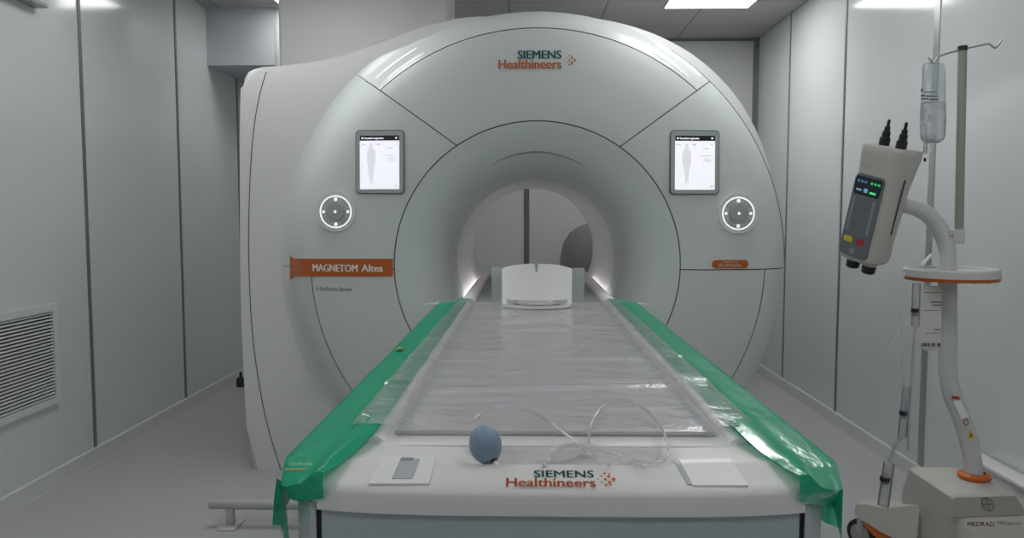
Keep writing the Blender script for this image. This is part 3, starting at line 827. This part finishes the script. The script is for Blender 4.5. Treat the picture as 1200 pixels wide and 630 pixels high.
# base loft
def rring(x0, x1, y0, y1, r, z, n=5):
    return [Vector(((x0+x1)/2+a, (y0+y1)/2+b, z)) for a, b in rrect(x1-x0, y1-y0, r, n)]
def loft(name, rings, m, parent, auto=35):
    bm = bmesh.new(); RR = [[bm.verts.new(p) for p in r] for r in rings]; n = len(RR[0])
    for a, b in zip(RR, RR[1:]):
        for k in range(n): bm.faces.new((a[k], a[(k+1) % n], b[(k+1) % n], b[k]))
    bm.faces.new(RR[0][::-1]); bm.faces.new(RR[-1]); return frombm(name, bm, m, parent, True, auto)
loft('base', [rring(1.255, 1.53, 2.13, 2.56, .05, .075), rring(1.25, 1.535, 2.125, 2.56, .05, .10), rring(1.245, 1.525, 2.13, 2.55, .05, .20), rring(1.238, 1.515, 2.140, 2.53, .045, .245), rring(1.232, 1.425, 2.205, 2.46, .025, .331), rring(1.238, 1.419, 2.215, 2.455, .02, .336)], M['cream'], inj)
loft('base_skirt', [rring(1.245, 1.54, 2.12, 2.57, .05, .05), rring(1.243, 1.542, 2.118, 2.572, .05, .085), rring(1.255, 1.53, 2.13, 2.56, .05, .0855)], M['orange'], inj)
# splayed legs with casters
def leg(dx, dy, h=1.):
    c = Vector((1.35, 2.36, 0)); d = Vector((dx, dy, 0)); e = c+d; dn = d.normalized(); sd = Vector((-dn.y, dn.x, 0))
    def sec(p, w, z0, z1): return [p+sd*w+Vector((0, 0, z0)), p-sd*w+Vector((0, 0, z0)), p-sd*w*.8+Vector((0, 0, z1)), p+sd*w*.8+Vector((0, 0, z1))]
    o = loft('leg', [sec(c+d*.3, .085, .10, .10+.135*h), sec(c+d*.7, .07, .105, .105+.08*h), sec(e-dn*.01, .05, .115, .170), sec(e+dn*.03, .035, .12, .155)], M['cream'], inj)
    loft('orange_band', [sec(c+d*.3, .087, .045, .099), sec(c+d*.7, .072, .07, .105), sec(e-dn*.01, .052, .105, .116)], M['orange'], o)
    w = e+dn*.0+Vector((0, 0, .05)); ax_ = sd
    lathe('caster', [(0, -.014), (.044, -.014), (.05, -.010), (.05, .010), (.044, .014), (0, .014)], w+dn*.02, ax_, M['rubber'], o, 28)
    lathe('caster_hub', [(0, -.0165), (.026, -.0165), (.034, -.0145), (.034, .0145), (.026, .0165), (0, .0165)], w+dn*.02, ax_, M['alu_strip'], o, 28)
    box('caster_fork', -.010, .010, -.019, .019, .05, .125, M['dial'], o, bev=.003, mtx=Matrix.Translation(e+dn*.02) @ Matrix(((dn.x, sd.x, 0, 0), (dn.y, sd.y, 0, 0), (0, 0, 1, 0), (0, 0, 0, 1))))
leg(-.175, .235); leg(.14, .26); leg(-.10, -.30, .3); leg(.15, -.30, .3)
# collar, pole, tray
pts = [P(1141, 575), P(1141, 556), P(1139.5, 538), P(1134, 512), P(1125, 486), P(1117, 466), P(1112, 446), P(1110.5, 425), P(1110.5, 380), P(1110.5, 328)]
cb0 = P(1142, 570); cb0.z = .336
tube('column', [Vector((pts[0].x, YP, .335))]+pts[1:], .0262, M['pedw'], inj, 24, 6)
lathe('collar', [(.042, 0), (.046, .004), (.046, .012), (.041, .017), (.030, .020)], (pts[0].x, YP, .336), (0, 0, 1), M['orange'], inj, 32)['label'] = 'orange collar at the foot of the column'
tc = P(1114, 322); tr = .131
tray = lathe('tray', [(0, .006), (.10, .006), (.117, .012), (.121, .020), (.127, .021), (.131, .016), (.131, -.006), (.125, -.010), (0, -.010)], tc, (0, 0, 1), M['pedw'], inj, 56)
bm = bmesh.new(); n = 56
a = []; b = []
for k in range(n):
    th = 2*PI*k/n; w = .003*abs(math.sin(th*9))
    a.append(bm.verts.new(tc+Vector((.132*math.cos(th), .132*math.sin(th), -.0045)))); b.append(bm.verts.new(tc+Vector((.128*math.cos(th), .128*math.sin(th), -.0125-w))))
for k in range(n): bm.faces.new((a[k], a[(k+1) % n], b[(k+1) % n], b[k]))
bm.faces.new(b)
frombm('orange_trim', bm, M['orange'], tray, True, 40)
# arm to the head
tube('arm', [P(1110, 323), P(1110.5, 303), P(1108, 285), P(1101, 268), P(1090, 254), P(1077, 245), P(1063, 241), P(1046, 240)], [.0245, .0245, .024, .0235, .0235, .024, .0245, .0245]*1, M['pedw'], inj, 22) if False else \
    tube('arm', catmull([P(1110, 323), P(1110.5, 303), P(1108, 285), P(1101, 268), P(1090, 254), P(1077, 245), P(1063, 241), P(1040, 240)], 6), .0240, M['pedw'], inj, 22)
# infusion pole with hook bar
pa, pbt = P(1123.5, 285), P(1128, 58)
pd = (pbt-pa).normalized()
pole = tube('infusion_pole', [pa, pbt], .0125, M['alu'], inj, 20)
tube('pole_cap', [pbt-pd*.004, pbt+pd*.010], .0135, M['black'], pole, 16)
bm = bmesh.new(); add_box(bm, -.020, .017, -.022, .018, -.022, .022, .004, 2, Matrix.Translation(P(1120, 277)))
frombm('clamp', bm, M['pedw'], pole, True, 40)
lathe('clamp_screw', [(0, 0), (.008, 0), (.009, .006), (0, .008)], P(1114, 274, -.02), (-.8, -.6, .2), M['alu_strip'], pole, 12)
hk = [P(1088, 70, -.01), P(1091, 71.5, -.01), P(1094, 73.5, -.01), (P(1097, 70, -.01)), P(1101, 66, -.01), P(1114, 61.5, -.005), P(1128, 58), P(1143, 54.5), P(1158, 51.5), P(1161, 53), P(1166, 56), P(1170, 53), P(1174, 46.5)]
tube('hook_bar', catmull(hk, 5), .0028, M['steel'], pole, 10)
# injector head (local: x width, y depth (front = -y), z up)
hcn = P(1030, 240, -.02)
HM = Matrix.Translation(hcn) @ Matrix.Rotation(R(6), 4, 'Y') @ Matrix.Rotation(R(13), 4, 'X') @ Matrix.Rotation(R(-64), 4, 'Z')
hw, hd, hh = .134, .118, .345
def hring(sx, sy, z, oy=0, r=.030): return [HM @ Vector((a, b+oy, z)) for a, b in rrect(hw*sx, hd*sy, r, 6)]
head = loft('injector_head', [hring(.80, .70, -hh/2+.0, -.012, .02), hring(.92, .80, -hh/2+.008, -.012, .024), hring(.98, .86, -hh/2+.03, -.008), hring(.98, .84, -hh/2+.085, -.009), hring(1, .86, -.06, -.008), hring(1, .90, .06, -.006), hring(1.02, .97, .11, -.001), hring(1.05, 1.06, .150, 0), hring(1.05, 1.06, hh/2-.004, 0), hring(1.02, 1.03, hh/2, 0)], M['cream'], inj, 28)
hfr = lambda u, v, w=0: HM @ Vector((u, -hd*.5+.0000+ -w, v))
# front keypad: leans with the front face
def hf(u, v, w=0):
    t = (v+hh/2)/hh; return HM @ Vector((u, -(hd*.43+.008 + (.004 if v > .06 else 0)*0)-.003-w, v))
kp = slab('keypad', [(a, b-.036) for a, b in rrect(.104, .248, .016)], lambda u, v, w: hf(u, v, w-.004), .006, M['head_panel'], head, bev=.001)
f3 = lambda u, v: hf(u, v, .0028)
pydata('display', [f3(a, b+.054) for a, b in rrect(.096, .054, .010)], [tuple(range(28))], M['head_screen'], kp)
lettering('readout', [('00', .008, .017, .063, .070, .02), ('00', .021, .030, .063, .070, .02), ('00', .034, .043, .063, .070, .02)], lambda a, b: hf(a, b, .0034), M['green_led'], kp)
rects('readout_bars', [(.012, .034, .036, .042)], lambda a, b: hf(a, b, .0034), M['green_led'], kp)
lettering('readout_side', [('00', -.040, -.031, .063, .070, .02), ('00', -.027, -.018, .063, .070, .02), ('00', -.014, -.005, .063, .070, .02)], lambda a, b: hf(a, b, .0034), M['blue_led'], kp)
rects('readout_lines', [(-.038, -.018, .038, .044), (-.010, .004, .036, .048)], lambda a, b: hf(a, b, .0034), M['blue_led'], kp)
rects('keypad_strips', [(-.044, -.034, -.085, .018), (.030, .041, -.085, .018)], f3, M['padlit'], kp)
for bx0, mm, nm in ((-.026, 'yellow', 'yellow oval button'), (.020, 'red', 'red oval button')):
    pydata('button', [hf(bx0+a, -.110+b, .0034) for a, b in rrect(.034, .018, .0085)], [tuple(range(28))], M[mm], kp)['label'] = nm
discs('round_mark', [(-.002, -.142, .010)], f3, M['padlit'], kp, 20)
lettering('brand_print', [('MEDRAD', -.044, -.012, .110, .116, .01), ('MRXperion', -.009, .034, .110, .116, .0)], lambda a, b: HM @ Vector((a, -hd*.5+.0005, b)), M['ink'], head)
# dark scale slot in the side
hs = lambda v, w, o_=0: HM @ Vector((hw*.5+o_, w, v))
pydata('scale_slot', [hs(-.075, -.006, .0012), hs(-.075, .0, .0012), hs(.09, .0, .0030), hs(.09, -.006, .0030)], [(0, 1, 2, 3)], M['black'], head)
V, Fc = [], []
for k in range(9):
    z = -.07+k*.019; q = len(V); V += [hs(z, .004, .0014+.001*k*.2), hs(z, .010, .0014+.001*k*.2), hs(z+.0015, .010, .0014+.001*k*.2), hs(z+.0015, .004, .0014+.001*k*.2)]; Fc.append((q, q+1, q+2, q+3))
pydata('scale_ticks', V, Fc, M['ink'], head)
# top well and plungers, bottom knobs
slab('top_well', rrect(hw*.86, hd*.82, .026), lambda u, v, w: HM @ Vector((u, v, hh/2+.0005+w)), .001, M['dial'], head)
zax = HM.to_3x3() @ Vector((0, 0, 1))
for sx in (-1, 1):
    o_ = HM @ Vector((sx*.030, -.004, hh/2-.002)); lean = (zax+Vector((-.02, 0, .0))).normalized()
    lathe('plunger', [(0, 0), (.0155, 0), (.0150, .026), (.0118, .027), (.0116, .044), (.0086, .045), (.0082, .058), (.0050, .059), (.0044, .078), (0, .080)], o_, lean, M['black'], head, 18, 25)
    o_ = HM @ Vector((sx*.030, -.014, -hh/2+.004))
    kn = lathe('knob', [(.0205, 0), (.021, .012), (.0195, .013)], o_, -zax, M['cream'], head, 24)
    lathe('knob_cap', [(.0195, .012), (.0205, .014), (.019, .034), (.015, .037), (0, .037)], o_, -zax, M['black'], kn, 24)
# print on column and base
bfr = lambda px, py, off=0: at(px, py, 2.20)
def base_hit(px, py):
    # front face of the base leans back from z .245 (y 2.14) to .331 (y 2.205)
    d = ray(px, py); o0 = Vector((0, 0, CAMZ)); n_ = Vector((0, -.086, .065)).normalized(); p0 = Vector((0, 2.1385, .2465))
    if False: pass
    t = (p0-o0).dot(n_)/d.dot(n_); return o0+d*t
bl = inj
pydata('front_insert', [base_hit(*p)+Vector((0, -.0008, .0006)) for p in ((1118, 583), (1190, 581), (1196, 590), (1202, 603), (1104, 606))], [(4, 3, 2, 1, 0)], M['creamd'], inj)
# round emblem with crossed letters
c0 = base_hit(1157, 591)
eu = Vector((1, 0, 0)); ev = Vector((0, .065, .086)).normalized(); en = Vector((0, -.086, .065)).normalized()
fe = lambda u, v: c0+eu*u+ev*v+en*.0026
V, Fc = [], []; seg = 28; er = 7.0*2.19/900
for k in range(seg):
    a = 2*PI*k/seg; V += [fe(er*math.cos(a), er*1.15*math.sin(a)), fe(er*.86*math.cos(a), er*.99*math.sin(a))]
Fc = [(2*k, 2*k+1, (2*k+3) % (2*seg), (2*k+2) % (2*seg)) for k in range(seg)]
em = pydata('emblem', V, Fc, M['ink'], inj)
q = er*.30
its = [('BAYER', -er*.78, er*.78, -q*.5, q*.5, .06)]
for k, ch in enumerate('BA ER'):
    if ch != ' ': its.append((ch, -q*.5, q*.5, er*.92-(k+1)*er*.37, er*.92-(k+.15)*er*.37, .03))
lettering('emblem_letters', its, fe, M['ink'], em)
# front lower face text (near vertical, y about 2.135)
fl_ = lambda x0, y0, x1, y1: (at(x0, y1, 2.135).x, at(x1, y0, 2.135).x, at(x0, y1, 2.135).z, at(x1, y0, 2.135).z)
ft = lambda x, z: Vector((x, 2.1385-.0105*max(0, (.245-z)/.1)-.0015, z))
lettering('base_lettering_orange', [('MEDRAD', *fl_(1134, 611.5, 1166, 616.5), .02)], ft, M['orange_ink'], inj)
lettering('base_lettering_dark', [('MRXperion', *fl_(1169, 610.5, 1197, 616.5), .0)], ft, M['ink'], inj)
# stickers on the column bend
def col_sticker(name, pts, m, Y=2.3225):
    return pydata(name, [at(x, y, Y) for x, y in pts], [tuple(range(len(pts)))], m, inj)
col_sticker('red_sticker', [(1115, 463.5), (1124, 464.5), (1125, 468), (1116, 467)], M['red'])
wl = col_sticker('white_sticker', [(1117, 470), (1126, 469), (1135, 488), (1127, 491)], M['plate'], 2.323)
ws = col_sticker('warning_sign', [(1134, 514), (1142.5, 512), (1137, 502)], M['yellow_sign'], 2.3225)
pydata('warning_mark', [at(1136.5, 511.5, 2.3215), at(1140, 510.8, 2.3215), at(1137.8, 506, 2.3215)], [(0, 1, 2)], M['ink'], ws)
V = [at(1132+3.2*math.cos(2*PI*k/20)*(1 if j == 0 else .7), 494.5+4*math.sin(2*PI*k/20)*(1 if j == 0 else .7), 2.3215) for k in range(20) for j in (0, 1)]
pydata('prohibition_ring', V, [(2*k, 2*k+1, (2*k+3) % 40, (2*k+2) % 40) for k in range(20)], M['red'], inj)

# ---------------------------------------------------------------- saline bag on the hook
bag = thing('saline_bag', 'clear saline bag hanging from the left hook of the pole', 'infusion bag', P(1093, 78))
def pillow(name, rows, m, parent, dep, nu=18):
    bm = bmesh.new(); rings = []
    for cx, cy, w, d in rows:
        c = P(cx, cy, -.01); w *= YP/900
        rings.append([bm.verts.new(c+Vector((w*math.copysign(abs(math.cos(a))**.75, math.cos(a)), dep*d*math.sin(a), .002*noise.noise(Vector((math.cos(a)*3, cy*.1, 0)))))) for a in [2*PI*k/nu for k in range(nu)]])
    for a, b in zip(rings, rings[1:]):
        for k in range(nu): bm.faces.new((a[k], b[k], b[(k+1) % nu], a[(k+1) % nu]))
    bm.faces.new(rings[0]); bm.faces.new(rings[-1][::-1]); return frombm(name, bm, m, parent, True, 60)
pillow('upper_bag', [(1094, 74, 11, .1), (1094.2, 80, 13, .3), (1094.3, 95, 13.2, .45), (1094, 108, 13.3, .55), (1093.5, 120, 13.6, .8)], M['tank'], bag, .022)
pillow('filled_bag', [(1093.5, 120.2, 13.6, .8), (1093.5, 130, 14, 1), (1093.2, 148, 14, 1.1), (1093, 160, 13.5, 1), (1092.6, 165, 12, .6), (1092, 167, 9, .3)], M['tank2'], bag, .022)
bag_front = lambda px, py: P(px, py, -.034)
rects('print', [(1079, 1081.5, 104, 107.5), (1083, 1097, 107.2, 108), (1079, 1084, 111, 112.8), (1085, 1098, 112, 113.3), (1079, 1088, 115, 116.6), (1089, 1100, 115.6, 117)], bag_front, M['ink'], bag)
tube('hanger', [P(1091, 75, -.01), P(1089, 70, -.012), P(1087, 67, -.014), P(1092, 70, -.012), P(1094, 75, -.01)], .0018, M['hosew'], bag, 8, 4)
tube('port', [P(1085, 166, -.01), P(1084, 180, -.01)], .0058, M['clearcyl'], bag, 12)
tube('port_cap', [P(1084, 185, -.01), P(1083.8, 189, -.01)], .0036, M['black'], bag, 12)
tube('port_clip', [P(1084, 180, -.01), P(1088, 178, -.012), P(1091, 174, -.012)], .0022, M['hosew'], bag, 8, 3)

# ---------------------------------------------------------------- infusion line with drip chambers
line = thing('infusion_line', 'clear infusion tubing with drip chambers hanging beside the pedestal', 'tubing', P(1072, 330))
def LP(px, py): return at(px, py, YP-.10)
def chamber(pts, r, stop=None, ink=None):
    o_ = tube('drip_chamber', [LP(*p) for p in pts], r, M['clearcyl'], line, 14)
    if stop:
        lathe('stopper', [(0, .010), (r*1.03, .010), (r*1.03, -.002), (r*.60, -.003), (r*.60, -.012), (0, -.012)], LP(*stop), (0, 0, 1), M['black'], o_, 14)
    if ink:
        c = LP(*ink); rects('print', [(c.x-.005+.003*k, c.x-.004+.003*k, c.z-.03, c.z+.02-.006*k) for k in range(3)], lambda a, b: Vector((a, c.y-r-.001, b)), M['purple'], o_)
chamber([(1074, 332), (1072.5, 382)], .0115, (1072.5, 365))
chamber([(1063, 452), (1057, 512)], .0125, (1059, 485), (1060, 472))
chamber([(1042, 542), (1035, 592)], .0165, (1038, 562))
tube('hose', [LP(1072.5, 382), LP(1071, 400), LP(1068, 440), LP(1066, 475), LP(1064, 528)], .0042, M['bar'], line, 10, 5)
tube('hose', [LP(1063, 318), LP(1058, 330), LP(1056, 380), LP(1057, 425), LP(1059, 455)], .0028, M['hose'], line, 10, 5)
tube('hose', [LP(1069, 375), LP(1055, 388), LP(1045, 402), LP(1044, 418), LP(1052, 432), LP(1055, 455)], .0018, M['hose'], line, 8, 5)
tube('hose', [LP(1057, 512), LP(1049, 520), LP(1046, 532), LP(1042, 542)], .0055, M['clearcyl'], line, 10, 5)
tube('roller_clamp', [P(1080, 311, -.02), P(1086, 304, -.02), P(1092, 298, -.02)], .005, M['hosew'], line, 10)

# ---------------------------------------------------------------- printed pouch under the tray
pc = thing('printed_pouch', 'white printed paper pouch hanging under the tray beside the column', 'pouch', P(1090, 336, -.06))
def PP(px, py): return at(px, py, YP-.06)
grid('pouch', 6, 14, lambda u, v: PP(1077.5+(26-1.5*v)*u+1.0*v, 335+72*v+(5*v*math.sin(PI*u)))+Vector((0, .006*math.sin(PI*u), 0)), M['paper'], pc, thick=(0, .003, 0))
pf = lambda a, b: PP(a, b)-Vector((0, .003, 0))
rects('print', [(1082, 1103, 342, 342.8), (1090, 1103, 353, 354.3), (1092, 1103, 356.5, 357.8), (1081, 1102, 363, 363.6), (1093, 1102, 385, 386), (1083, 1101, 390, 390.5)]
      + [(1079+k*1.7, 1080+k*1.7+(k % 3)*.3, 401.5, 405.5) for k in range(10) if k not in (6,)] + [(1098, 1101.5, 401.5, 405.5)], pf, M['ink'], pc)

# ---------------------------------------------------------------- low box by the right wall, low bar on the left
o = thing('floor_box', 'low pale box against the right wall behind the injector base', 'box', (1.645, 2.3, 0))
box('carcass', 1.615, XR-.012, 1.7, 2.79, .0, .262, M['base'], o, bev=.004)
box('top_board', 1.605, XR-.012, 1.69, 2.795, .262, .275, M['white'], o, bev=.003)
b = thing('floor_bar', 'grey horizontal tube on a short post on the floor left of the table', 'bar', (-1.03, 2.75, 0))
y_, z_ = 2.75, at(290, 590, 2.75).z
xl = at(246, 590, y_).x; xm = at(273, 590, y_).x; xp = at(270, 600, y_).x
tube('tube', [(xm-.004, y_, z_), (-.35, y_, z_)], .0205, M['bar'], b, 20)
tube('end_grip', [(xl, y_, z_), (xl+.004, y_, z_), (xm-.002, y_, z_)], [.017, .0195, .0195], M['bar'], b, 20)
box('post', xp-.014, xp+.014, y_-.012, y_+.012, .006, z_-.012, M['bar'], b, bev=.003)
box('foot', xp-.035, xp+.035, y_-.05, y_+.05, 0, .007, M['dial'], b, bev=.002)

# ================================================================== render settings
sc = bpy.context.scene
w = bpy.data.worlds.new('world'); sc.world = w; w.use_nodes = True
w.node_tree.nodes['Background'].inputs[0].default_value = (.5, .5, .5, 1); w.node_tree.nodes['Background'].inputs[1].default_value = 0.0
sc.view_settings.view_transform = 'Standard'; sc.view_settings.look = 'None'; sc.view_settings.gamma = 1; sc.view_settings.use_curve_mapping = False
sc.view_settings.exposure = -0.42
sc.cycles.use_denoising = True
sc.cycles.max_bounces = 12; sc.cycles.transparent_max_bounces = 24; sc.cycles.diffuse_bounces = 6; sc.cycles.glossy_bounces = 4
sc.cycles.sample_clamp_indirect = 6
